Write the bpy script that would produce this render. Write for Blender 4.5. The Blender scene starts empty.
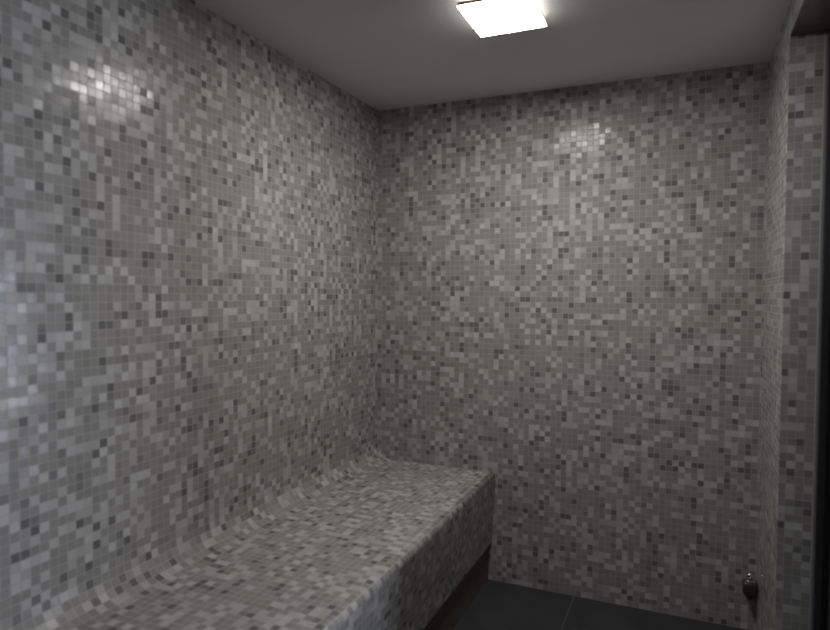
import bpy, bmesh, math
from mathutils import Vector, Matrix

scene = bpy.context.scene
COL = scene.collection
PITCH = 0.0254

# ---------------------------------------------------------------- room sizes (metres)
H = 2.36                 # ceiling
W = 1.7834               # right wall inner face
JAMB = -0.568            # doorway starts here, running towards the camera
DOOR_END = -1.47
SOFFIT = 2.253
NEAR = -4.3             # wall behind the camera
BACK = 0.0
WT = 0.27                # right wall thickness
D = 0.6510                # bench depth
HB = 0.5365              # bench height
HF = 0.190               # lower edge of bench front
RC = 5 * PITCH / (math.pi / 2)               # cove radius
RN = 1.5 * PITCH / (math.pi / 2)               # nose radius


# ---------------------------------------------------------------- node helpers
def new_mat(name):
    m = bpy.data.materials.new(name)
    m.use_nodes = True
    nt = m.node_tree
    nt.nodes.clear()
    return m, nt


def node(nt, typ, **kw):
    n = nt.nodes.new(typ)
    for k, v in kw.items():
        setattr(n, k, v)
    return n


def math_node(nt, op, a, b=None, c=None):
    n = node(nt, 'ShaderNodeMath', operation=op)
    for i, v in enumerate((a, b, c)):
        if v is None:
            continue
        if isinstance(v, (int, float)):
            n.inputs[i].default_value = v
        else:
            nt.links.new(v, n.inputs[i])
    return n.outputs[0]


def simple_mat(name, color, rough=0.5, metal=0.0, noise=0.0, nscale=20.0, spec=0.5):
    m, nt = new_mat(name)
    out = node(nt, 'ShaderNodeOutputMaterial')
    b = node(nt, 'ShaderNodeBsdfPrincipled')
    b.inputs['Roughness'].default_value = rough
    b.inputs['Metallic'].default_value = metal
    b.inputs['Specular IOR Level'].default_value = spec
    tc = node(nt, 'ShaderNodeTexCoord')
    nz = node(nt, 'ShaderNodeTexNoise')
    nz.inputs['Scale'].default_value = nscale
    nz.inputs['Detail'].default_value = 4
    nt.links.new(tc.outputs['Object'], nz.inputs['Vector'])
    r = node(nt, 'ShaderNodeValToRGB')
    r.color_ramp.elements[0].position = 0.3
    r.color_ramp.elements[1].position = 0.7
    r.color_ramp.elements[0].color = [c * (1 - noise) for c in color] + [1]
    r.color_ramp.elements[1].color = [min(1, c * (1 + noise)) for c in color] + [1]
    nt.links.new(nz.outputs['Fac'], r.inputs['Fac'])
    nt.links.new(r.outputs['Color'], b.inputs['Base Color'])
    nt.links.new(b.outputs[0], out.inputs['Surface'])
    return m


def mosaic_mat(name, seed):
    """small square glass mosaic, one random colour per tile, pale joints"""
    m, nt = new_mat(name)
    L = nt.links.new
    out = node(nt, 'ShaderNodeOutputMaterial')
    b = node(nt, 'ShaderNodeBsdfPrincipled')
    uv = node(nt, 'ShaderNodeUVMap', uv_map='UVMap')
    sc = node(nt, 'ShaderNodeVectorMath', operation='SCALE')
    sc.inputs['Scale'].default_value = 1.0 / PITCH
    L(uv.outputs[0], sc.inputs[0])
    ad = node(nt, 'ShaderNodeVectorMath', operation='ADD')
    ad.inputs[1].default_value = (500.0 + seed * 37, 500.0 + seed * 53, 0)
    L(sc.outputs[0], ad.inputs[0])
    fl = node(nt, 'ShaderNodeVectorMath', operation='FLOOR')
    L(ad.outputs[0], fl.inputs[0])
    a2 = node(nt, 'ShaderNodeVectorMath', operation='ADD')
    a2.inputs[1].default_value = (0.37, 0.61, 0.0)
    L(fl.outputs[0], a2.inputs[0])
    wn = node(nt, 'ShaderNodeTexWhiteNoise', noise_dimensions='2D')
    L(a2.outputs[0], wn.inputs['Vector'])
    a3 = node(nt, 'ShaderNodeVectorMath', operation='ADD')
    a3.inputs[1].default_value = (171.37, 93.61, 0.0)
    L(fl.outputs[0], a3.inputs[0])
    wn2 = node(nt, 'ShaderNodeTexWhiteNoise', noise_dimensions='2D')
    L(a3.outputs[0], wn2.inputs['Vector'])

    ramp = node(nt, 'ShaderNodeValToRGB')
    cr = ramp.color_ramp
    cr.interpolation = 'CONSTANT'
    stops = [(0.0, (0.158, 0.153, 0.148)),      # dark grey
             (0.060, (0.212, 0.206, 0.198)),    # mid grey
             (0.120, (0.284, 0.277, 0.260)),    # beige grey (most)
             (0.50, (0.310, 0.302, 0.285)),
             (0.72, (0.420, 0.412, 0.398)),     # pale
             (0.88, (0.490, 0.482, 0.470))]     # near white
    cr.elements[0].position, cr.elements[0].color = 0.0, stops[0][1] + (1,)
    cr.elements[1].position, cr.elements[1].color = stops[1][0], stops[1][1] + (1,)
    for p, c in stops[2:]:
        e = cr.elements.new(p)
        e.color = c + (1,)
    L(wn.outputs['Value'], ramp.inputs['Fac'])
    # slight tone change from one tile to the next
    v = math_node(nt, 'MULTIPLY_ADD', wn2.outputs['Value'], 0.14, 0.93)
    tone = node(nt, 'ShaderNodeVectorMath', operation='SCALE')
    L(ramp.outputs['Color'], tone.inputs[0])
    L(v, tone.inputs['Scale'])
    # joints
    fr = node(nt, 'ShaderNodeVectorMath', operation='FRACTION')
    L(ad.outputs[0], fr.inputs[0])
    sx = node(nt, 'ShaderNodeSeparateXYZ')
    L(fr.outputs[0], sx.inputs[0])
    dx = math_node(nt, 'ABSOLUTE', math_node(nt, 'SUBTRACT', sx.outputs[0], 0.5))
    dy = math_node(nt, 'ABSOLUTE', math_node(nt, 'SUBTRACT', sx.outputs[1], 0.5))
    mx = math_node(nt, 'SMOOTH_MAX', dx, dy, 0.04)
    mr = node(nt, 'ShaderNodeMapRange', interpolation_type='SMOOTHSTEP')
    mr.inputs['From Min'].default_value = 0.440
    mr.inputs['From Max'].default_value = 0.475
    L(mx, mr.inputs['Value'])
    joint = mr.outputs[0]
    mix = node(nt, 'ShaderNodeMix', data_type='RGBA')
    L(joint, mix.inputs['Factor'])
    L(tone.outputs[0], mix.inputs['A'])
    mix.inputs['B'].default_value = (0.395, 0.386, 0.366, 1)
    L(mix.outputs['Result'], b.inputs['Base Color'])
    # gloss: glassy tiles, dull joints
    ro = math_node(nt, 'MULTIPLY_ADD', wn2.outputs['Value'], 0.10, 0.145)
    rmix = node(nt, 'ShaderNodeMix', data_type='FLOAT')
    L(joint, rmix.inputs['Factor'])
    L(ro, rmix.inputs['A'])
    rmix.inputs['B'].default_value = 0.8
    L(rmix.outputs['Result'], b.inputs['Roughness'])
    smix = node(nt, 'ShaderNodeMix', data_type='FLOAT')
    L(joint, smix.inputs['Factor'])
    smix.inputs['A'].default_value = 0.17
    smix.inputs['B'].default_value = 0.1
    L(smix.outputs['Result'], b.inputs['Specular IOR Level'])
    # every tile sits at its own tiny tilt
    g = node(nt, 'ShaderNodeNewGeometry')
    ce = node(nt, 'ShaderNodeVectorMath', operation='SUBTRACT')
    L(wn2.outputs['Color'], ce.inputs[0])
    ce.inputs[1].default_value = (0.5, 0.5, 0.5)
    s2 = node(nt, 'ShaderNodeVectorMath', operation='SCALE')
    s2.inputs['Scale'].default_value = 0.06
    L(ce.outputs[0], s2.inputs[0])
    a4 = node(nt, 'ShaderNodeVectorMath', operation='ADD')
    L(g.outputs['Normal'], a4.inputs[0])
    L(s2.outputs[0], a4.inputs[1])
    nn = node(nt, 'ShaderNodeVectorMath', operation='NORMALIZE')
    L(a4.outputs[0], nn.inputs[0])
    L(nn.outputs[0], b.inputs['Normal'])
    L(b.outputs[0], out.inputs['Surface'])
    return m


def floor_mat():
    m, nt = new_mat('dark_floor_tile')
    L = nt.links.new
    out = node(nt, 'ShaderNodeOutputMaterial')
    b = node(nt, 'ShaderNodeBsdfPrincipled')
    tc = node(nt, 'ShaderNodeTexCoord')
    sx = node(nt, 'ShaderNodeSeparateXYZ')
    L(tc.outputs['Object'], sx.inputs[0])

    def dist(o, off, size):
        f = math_node(nt, 'FRACT', math_node(nt, 'DIVIDE', math_node(nt, 'ADD', o, off), size))
        return math_node(nt, 'MULTIPLY', math_node(nt, 'SUBTRACT', 0.5, math_node(nt, 'ABSOLUTE', math_node(nt, 'SUBTRACT', f, 0.5))), size)
    dm = math_node(nt, 'MINIMUM', dist(sx.outputs[0], 10 * 0.8 - 1.035, 0.8), dist(sx.outputs[1], 10 * 0.8, 0.8))
    j = math_node(nt, 'LESS_THAN', dm, 0.003)
    nz = node(nt, 'ShaderNodeTexNoise')
    nz.inputs['Scale'].default_value = 7
    nz.inputs['Detail'].default_value = 6
    L(tc.outputs['Object'], nz.inputs['Vector'])
    r = node(nt, 'ShaderNodeValToRGB')
    r.color_ramp.elements[0].position = 0.3
    r.color_ramp.elements[1].position = 0.75
    r.color_ramp.elements[0].color = (0.036, 0.036, 0.041, 1)
    r.color_ramp.elements[1].color = (0.052, 0.052, 0.058, 1)
    L(nz.outputs['Fac'], r.inputs['Fac'])
    mix = node(nt, 'ShaderNodeMix', data_type='RGBA')
    L(j, mix.inputs['Factor'])
    L(r.outputs['Color'], mix.inputs['A'])
    mix.inputs['B'].default_value = (0.10, 0.098, 0.098, 1)
    L(mix.outputs['Result'], b.inputs['Base Color'])
    b.inputs['Roughness'].default_value = 0.6
    b.inputs['Specular IOR Level'].default_value = 0.25
    L(b.outputs[0], out.inputs['Surface'])
    return m


def glass_mat():
    m, nt = new_mat('clear_door_glass')
    L = nt.links.new
    out = node(nt, 'ShaderNodeOutputMaterial')
    tr = node(nt, 'ShaderNodeBsdfTransparent')
    tr.inputs['Color'].default_value = (0.88, 0.88, 0.90, 1)
    gl = node(nt, 'ShaderNodeBsdfGlossy')
    gl.inputs['Roughness'].default_value = 0.02
    fr = node(nt, 'ShaderNodeFresnel')
    fr.inputs['IOR'].default_value = 1.5
    mx = node(nt, 'ShaderNodeMixShader')
    L(fr.outputs[0], mx.inputs[0])
    L(tr.outputs[0], mx.inputs[1])
    L(gl.outputs[0], mx.inputs[2])
    L(mx.outputs[0], out.inputs['Surface'])
    return m


def emit_mat(name, color, strength):
    m, nt = new_mat(name)
    out = node(nt, 'ShaderNodeOutputMaterial')
    e = node(nt, 'ShaderNodeEmission')
    e.inputs['Color'].default_value = tuple(color) + (1,)
    e.inputs['Strength'].default_value = strength
    nt.links.new(e.outputs[0], out.inputs['Surface'])
    return m


M_BACK = mosaic_mat('mosaic_back', 1)
M_LEFT = mosaic_mat('mosaic_left', 2)
M_RIGHT = mosaic_mat('mosaic_right', 3)
M_JAMB = mosaic_mat('mosaic_doorway', 4)
M_NEAR = simple_mat('dark_near_wall', (0.10, 0.10, 0.10), 0.6, noise=0.05)
M_CEIL = simple_mat('ceiling_paint', (0.78, 0.775, 0.755), 0.85, noise=0.02, nscale=3, spec=0.2)
M_FLOOR = floor_mat()
M_PLINTH = simple_mat('plinth_dark', (0.17, 0.135, 0.125), 0.7, noise=0.15, spec=0.15)
M_FRAME = simple_mat('dark_aluminium', (0.03, 0.029, 0.031), 0.4, metal=0.0, noise=0.05, spec=0.3)
M_SEAL = simple_mat('grey_seal', (0.27, 0.275, 0.30), 0.45, noise=0.04)
M_CHROME = simple_mat('chrome', (0.72, 0.72, 0.72), 0.12, metal=1.0, noise=0.02)
M_HOUSING = simple_mat('lamp_housing', (0.62, 0.58, 0.54), 0.5, noise=0.03)
M_LAMP = emit_mat('lamp_diffuser', (1.0, 0.98, 0.945), 78.0)
M_RIM = simple_mat('lamp_rim', (0.42, 0.30, 0.23), 0.5, noise=0.03)
M_LEAK = emit_mat('lamp_back_light', (0.93, 0.97, 1.0), 34.0)
M_LINING = simple_mat('brown_lining', (0.10, 0.075, 0.06), 0.6, noise=0.2, spec=0.2)
M_DARK = simple_mat('dark_metal', (0.09, 0.085, 0.085), 0.35, metal=0.6, noise=0.05)
M_GLASS = glass_mat()
M_PLASTER = simple_mat('landing_plaster', (0.10, 0.10, 0.10), 0.85, noise=0.03)
M_DAY = emit_mat('daylit_frosted_pane', (0.82, 0.87, 1.0), 30.0)
M_OUT = simple_mat('landing_floor', (0.08, 0.08, 0.08), 0.6, noise=0.1)


# ---------------------------------------------------------------- mesh helpers
def link(name, bm, mat, parent=None, smooth=False, recalc=True):
    if recalc:
        bmesh.ops.recalc_face_normals(bm, faces=bm.faces)
    me = bpy.data.meshes.new(name)
    bm.to_mesh(me)
    bm.free()
    for m in (mat if isinstance(mat, (list, tuple)) else [mat]):
        me.materials.append(m)
    if smooth:
        for p in me.polygons:
            p.use_smooth = True
    o = bpy.data.objects.new(name, me)
    COL.objects.link(o)
    if parent:
        o.parent = parent
        o.matrix_parent_inverse = Matrix.Translation(-parent.location)
    return o


def box_uv(bm, oz=0.0):
    """metre-scaled UVs by dominant face axis"""
    uvl = bm.loops.layers.uv.new('UVMap')
    bm.normal_update()
    for f in bm.faces:
        n = f.normal
        ax = max(range(3), key=lambda i: abs(n[i]))
        for l in f.loops:
            c = l.vert.co
            if ax == 0:
                l[uvl].uv = (c.y, c.z - oz)
            elif ax == 1:
                l[uvl].uv = (c.x, c.z - oz)
            else:
                l[uvl].uv = (c.y, c.x)


def add_box(bm, lo, hi):
    vs = [bm.verts.new((x, y, z)) for x in (lo[0], hi[0]) for y in (lo[1], hi[1]) for z in (lo[2], hi[2])]
    for idx in ((0, 1, 3, 2), (4, 6, 7, 5), (0, 4, 5, 1), (2, 3, 7, 6), (0, 2, 6, 4), (1, 5, 7, 3)):
        bm.faces.new([vs[i] for i in idx])


def bevel_all(bm, w, seg=2):
    bmesh.ops.bevel(bm, geom=list(bm.edges), offset=w, segments=seg, profile=0.5, affect='EDGES')


def box_obj(name, boxes, mat, parent=None, bevel=0.0, seg=2, oz=0.0):
    bm = bmesh.new()
    for lo, hi in boxes:
        add_box(bm, lo, hi)
    if bevel:
        bevel_all(bm, bevel, seg)
    bmesh.ops.recalc_face_normals(bm, faces=bm.faces)
    box_uv(bm, oz)
    return link(name, bm, mat, parent)


def structure(o):
    o['kind'] = 'structure'
    return o


def thing(name, loc, label, cat):
    e = bpy.data.objects.new(name, None)
    e.location = loc
    e.empty_display_size = 0.1
    COL.objects.link(e)
    e['label'] = label
    e['category'] = cat
    return e


def prism(name, prof, y0, y1, mat, parent, v0=0.0, smooth_idx=()):
    """solid of a closed XZ profile swept along Y; UV u along Y, v = arc length"""
    bm = bmesh.new()
    uvl = bm.loops.layers.uv.new('UVMap')
    n = len(prof)
    a = [bm.verts.new((x, y0, z)) for x, z in prof]
    b = [bm.verts.new((x, y1, z)) for x, z in prof]
    arc = v0
    for i in range(n):
        j = (i + 1) % n
        d = math.hypot(prof[j][0] - prof[i][0], prof[j][1] - prof[i][1])
        f = bm.faces.new((a[i], a[j], b[j], b[i]))
        for l, uv in zip(f.loops, ((y0, arc), (y0, arc - d), (y1, arc - d), (y1, arc))):
            l[uvl].uv = uv
        arc -= d
        if i in smooth_idx:
            f.smooth = True
    for ring in (a, b):
        f = bm.faces.new(ring)
        for l in f.loops:
            l[uvl].uv = (l.vert.co.x, l.vert.co.z)
    bmesh.ops.recalc_face_normals(bm, faces=bm.faces)
    return link(name, bm, mat, parent, recalc=False)


def lathe(bm, prof, axis='Z', origin=(0, 0, 0), n=40):
    """revolve (r, h) profile round an axis"""
    o = Vector(origin)
    rings = []
    for r, h in prof:
        ring = []
        for k in range(n):
            t = 2 * math.pi * k / n
            if axis == 'Z':
                p = Vector((r * math.cos(t), r * math.sin(t), h))
            elif axis == 'Y':
                p = Vector((r * math.cos(t), -h, r * math.sin(t)))
            else:
                p = Vector((h, r * math.cos(t), r * math.sin(t)))
            ring.append(bm.verts.new(o + p))
        rings.append(ring)
    for i in range(len(rings) - 1):
        for k in range(n):
            bm.faces.new((rings[i][k], rings[i][(k + 1) % n], rings[i + 1][(k + 1) % n], rings[i + 1][k]))
    bm.faces.new(rings[0])
    bm.faces.new(rings[-1])


# ---------------------------------------------------------------- the room
T = 0.12
structure(box_obj('floor', [((-T, NEAR - T, -0.1), (W + WT, T, 0.0))], M_FLOOR))
structure(box_obj('ceiling', [((-T, NEAR - T, H), (W + WT, T, H + 0.1))], M_CEIL))
structure(box_obj('wall_back', [((-T, 0.0, 0.0), (W + WT, T, H))], M_BACK))
structure(box_obj('wall_left', [((-T, NEAR, 0.0), (0.0, 0.0, H))], M_LEFT, oz=HB + RC))
structure(box_obj('wall_near', [((-T, NEAR - T, 0.0), (W + WT, NEAR, H))], M_NEAR))

# right wall with the doorway cut through it, in one mesh
bm = bmesh.new()
add_box(bm, (W, JAMB, 0.0), (W + WT, 0.0, H))
add_box(bm, (W, NEAR, 0.0), (W + WT, DOOR_END, H))
add_box(bm, (W, DOOR_END, SOFFIT), (W + WT, JAMB, H))
bmesh.ops.recalc_face_normals(bm, faces=bm.faces)
box_uv(bm)
structure(link('wall_right', bm, M_RIGHT))

# dark lining under the lintel
structure(box_obj('trim_1', [((W + 0.001, DOOR_END, SOFFIT - 0.006), (W + WT, JAMB, SOFFIT))], M_LINING))

# glazed door set back in the doorway
FX0, FX1 = 1.888, 1.934
door = bpy.data.objects.new('door_1', None)
door.location = (FX0, (JAMB + DOOR_END) / 2, 0)
COL.objects.link(door)
door['kind'] = 'structure'
PW = 0.032
DH = SOFFIT - 0.006
box_obj('door_frame', [((FX0, JAMB - PW, 0), (FX1, JAMB, DH)),
                       ((FX0, DOOR_END, 0), (FX1, DOOR_END + PW, DH)),
                       ((FX0, DOOR_END + PW, DH - PW), (FX1, JAMB - PW, DH))], M_FRAME, door)
box_obj('frame_seal', [((FX0 - 0.007, JAMB - 0.008, 0), (FX0, JAMB, DH))], M_SEAL, door)
box_obj('glass_pane', [((FX0 + 0.019, DOOR_END + PW, 0.012), (FX0 + 0.027, JAMB - PW, DH - PW))], M_GLASS, door)

# landing outside the glass door, with a tall daylit window on its far side
X0, X1, YA, YB = W + WT, 4.6, -4.3, 2.2
structure(box_obj('ground', [((X0, YA, -0.1), (X1 + T, YB, -0.002))], M_OUT))
structure(box_obj('ceiling_landing', [((X0, YA, H + 0.01), (X1 + T, YB + T, H + 0.1))], M_PLASTER))
WY0, WY1, WZ0, WZ1 = 0.35, 1.30, 0.04, 1.95
structure(box_obj('wall_landing', [((X1, YA, 0), (X1 + T, WY0, H)), ((X1, WY1, 0), (X1 + T, YB, H)),
                                   ((X1, WY0, WZ1), (X1 + T, WY1, H)), ((X1, WY0, 0), (X1 + T, WY1, WZ0)),
                                   ((X0, YB, 0), (X1 + T, YB + T, H)), ((X0, YA - T, 0), (X1 + T, YA, H)),
                                   ((X0 - T, T, 0), (X0, YB + T, H))], M_PLASTER))
win = bpy.data.objects.new('window_1', None)
win.location = (X1 + 0.05, (WY0 + WY1) / 2, WZ0)
COL.objects.link(win)
win['kind'] = 'structure'
ym = (WY0 + WY1) / 2
box_obj('window_frame', [((X1 + 0.03, WY0, WZ0), (X1 + 0.08, WY0 + 0.05, WZ1)), ((X1 + 0.03, WY1 - 0.05, WZ0), (X1 + 0.08, WY1, WZ1)),
                         ((X1 + 0.03, WY0 + 0.05, WZ0), (X1 + 0.08, WY1 - 0.05, WZ0 + 0.05)),
                         ((X1 + 0.03, WY0 + 0.05, WZ1 - 0.05), (X1 + 0.08, WY1 - 0.05, WZ1)),
                         ((X1 + 0.03, ym - 0.02, WZ0 + 0.05), (X1 + 0.08, ym + 0.02, WZ1 - 0.05))], M_SEAL, win)
box_obj('pane', [((X1 + 0.05, WY0 + 0.04, WZ0 + 0.04), (X1 + 0.06, ym - 0.02, WZ1 - 0.04)),
                 ((X1 + 0.05, ym + 0.02, WZ0 + 0.04), (X1 + 0.06, WY1 - 0.04, WZ1 - 0.04))], M_DAY, win)

# ---------------------------------------------------------------- tiled bench
bench = thing('tiled_bench', (0.33, -2.15, 0),
              'long built-in bench covered in grey and beige mosaic with rounded front edge along left wall', 'bench')
GAP = 0.0004
y0, y1 = -GAP, NEAR + GAP
# seat: cove at the wall, flat top, rounded nose
prof = [(GAP, HB + RC)]
NC = 5
for i in range(1, NC + 1):
    t = math.pi / 2 * i / NC
    prof.append((GAP + RC - RC * math.cos(t), HB + RC - RC * math.sin(t)))
n_cove = len(prof) - 1
prof.append((D - RN, HB))
flat_i = len(prof) - 2
NN = 6
for i in range(1, NN + 1):
    t = math.pi / 2 * i / NN
    prof.append((D - RN + RN * math.sin(t), HB - RN + RN * math.cos(t)))
nose = range(flat_i + 1, len(prof) - 1)
prof += [(D, HB - 0.05), (GAP, HB - 0.05)]
prism('seat', prof, y0, y1, M_LEFT, bench, v0=0.0, smooth_idx=list(nose))
arc_front = -(math.pi / 2 * RC + (D - RN - RC) + math.pi / 2 * RN + 0.05 - RN)
XB = D - 0.015
prism('front_panel', [(D, HB - 0.05), (XB, HF), (XB - 0.06, HF), (D - 0.06, HB - 0.05)], y0, y1, M_LEFT, bench, v0=arc_front)
prism('plinth', [(XB - 0.018, HF), (XB - 0.018, 0.0), (GAP, 0.0), (GAP, HF)], y0, y1, M_PLINTH, bench)

# ---------------------------------------------------------------- ceiling lamp
LX0, LX1, LY0, LY1 = 0.801, 1.035, -1.020, -0.766
lamp = thing('ceiling_light', ((LX0 + LX1) / 2, (LY0 + LY1) / 2, H),
             'square glowing white ceiling light with a flat panel hung just below its box', 'ceiling light')
PZ = 2.328
hou = box_obj('housing', [((LX0 + 0.055, LY0 + 0.012, PZ + 0.013), (LX1 - 0.055, LY1 - 0.012, H))], M_HOUSING, lamp)
hou.data.materials.append(M_LEAK)      # light slots on two sides
for f in hou.data.polygons:
    f.material_index = 1 if abs(f.normal.x) > 0.5 else 0
dif = box_obj('diffuser', [((LX0, LY0, PZ), (LX1, LY1, PZ + 0.013))], M_LAMP, lamp)
dif.data.materials.append(M_RIM)
for f in dif.data.polygons:
    f.material_index = 0 if f.normal.z < -0.5 else 1

# ---------------------------------------------------------------- chrome fitting near the corner
VX, VZ = 1.7555, 0.208
valve = thing('outlet_fitting', (VX, 0.0, VZ),
              'small dark outlet fitting with shiny chrome knob, low on tiled back wall by right corner', 'valve')
bm = bmesh.new()
lathe(bm, [(0.0285, 0.0005), (0.0285, 0.003), (0.026, 0.007), (0.013, 0.010)], 'Y', (VX, 0, VZ - 0.004))
link('rosette', bm, M_CHROME, valve)
bm = bmesh.new()
add_box(bm, (VX - 0.0265, -0.060, VZ - 0.040), (VX + 0.0265, -0.008, VZ + 0.014))
bevel_all(bm, 0.009, 4)
link('valve_body', bm, M_DARK, valve, smooth=True)
bm = bmesh.new()
lathe(bm, [(0.021, 0.0), (0.0225, 0.002), (0.0225, 0.006), (0.018, 0.009), (0.009, 0.010)], 'Z', (VX, -0.036, VZ + 0.0135))
link('collar', bm, M_CHROME, valve)
bm = bmesh.new()
lathe(bm, [(0.008, 0.0), (0.008, 0.006), (0.0135, 0.009), (0.016, 0.014), (0.016, 0.019), (0.0135, 0.025), (0.007, 0.0285), (0.001, 0.0295)],
      'Z', (VX, -0.036, VZ + 0.023))
link('knob', bm, M_CHROME, valve, smooth=True)
bm = bmesh.new()
lathe(bm, [(0.012, 0.0), (0.015, 0.001), (0.015, 0.010), (0.012, 0.012)], 'Z', (VX, -0.036, VZ - 0.051))
link('spout', bm, M_DARK, valve)

# ---------------------------------------------------------------- daylight beyond the glass door
w = bpy.data.worlds.new('daylight')
scene.world = w
w.use_nodes = True
bg = w.node_tree.nodes['Background']
bg.inputs['Color'].default_value = (0.70, 0.80, 1.0, 1)
bg.inputs['Strength'].default_value = 0.1

# ---------------------------------------------------------------- camera
cam = bpy.data.cameras.new('camera')
co = bpy.data.objects.new('camera', cam)
COL.objects.link(co)
yaw, pitch, roll = 0.4100, 0.0336, 0.0053
fw = Vector((-math.sin(yaw), math.cos(yaw), 0))
rt = Vector((math.cos(yaw), math.sin(yaw), 0))
up = Vector((0, 0, 1))
f2 = fw * math.cos(pitch) - up * math.sin(pitch)
u2 = up * math.cos(pitch) + fw * math.sin(pitch)
r3 = rt * math.cos(roll) + u2 * math.sin(roll)
u3 = u2 * math.cos(roll) - rt * math.sin(roll)
mw = Matrix((r3, u3, -f2)).transposed().to_4x4()
mw.translation = Vector((1.4897, -2.9311, 1.4069))
co.matrix_world = mw
cam.sensor_width = 36.0
cam.sensor_fit = 'HORIZONTAL'
cam.lens = 622.96 / 830 * 36.0
cam.clip_start = 0.02
cam.dof.use_dof = True
cam.dof.focus_distance = 3.1
cam.dof.aperture_fstop = 2.0
scene.camera = co

scene.view_settings.view_transform = 'Standard'
scene.view_settings.look = 'None'
scene.view_settings.gamma = 1.0
scene.view_settings.use_curve_mapping = False
scene.view_settings.exposure = 0.0
scene.cycles.max_bounces = 10
scene.cycles.diffuse_bounces = 6
scene.cycles.filter_width = 2.0
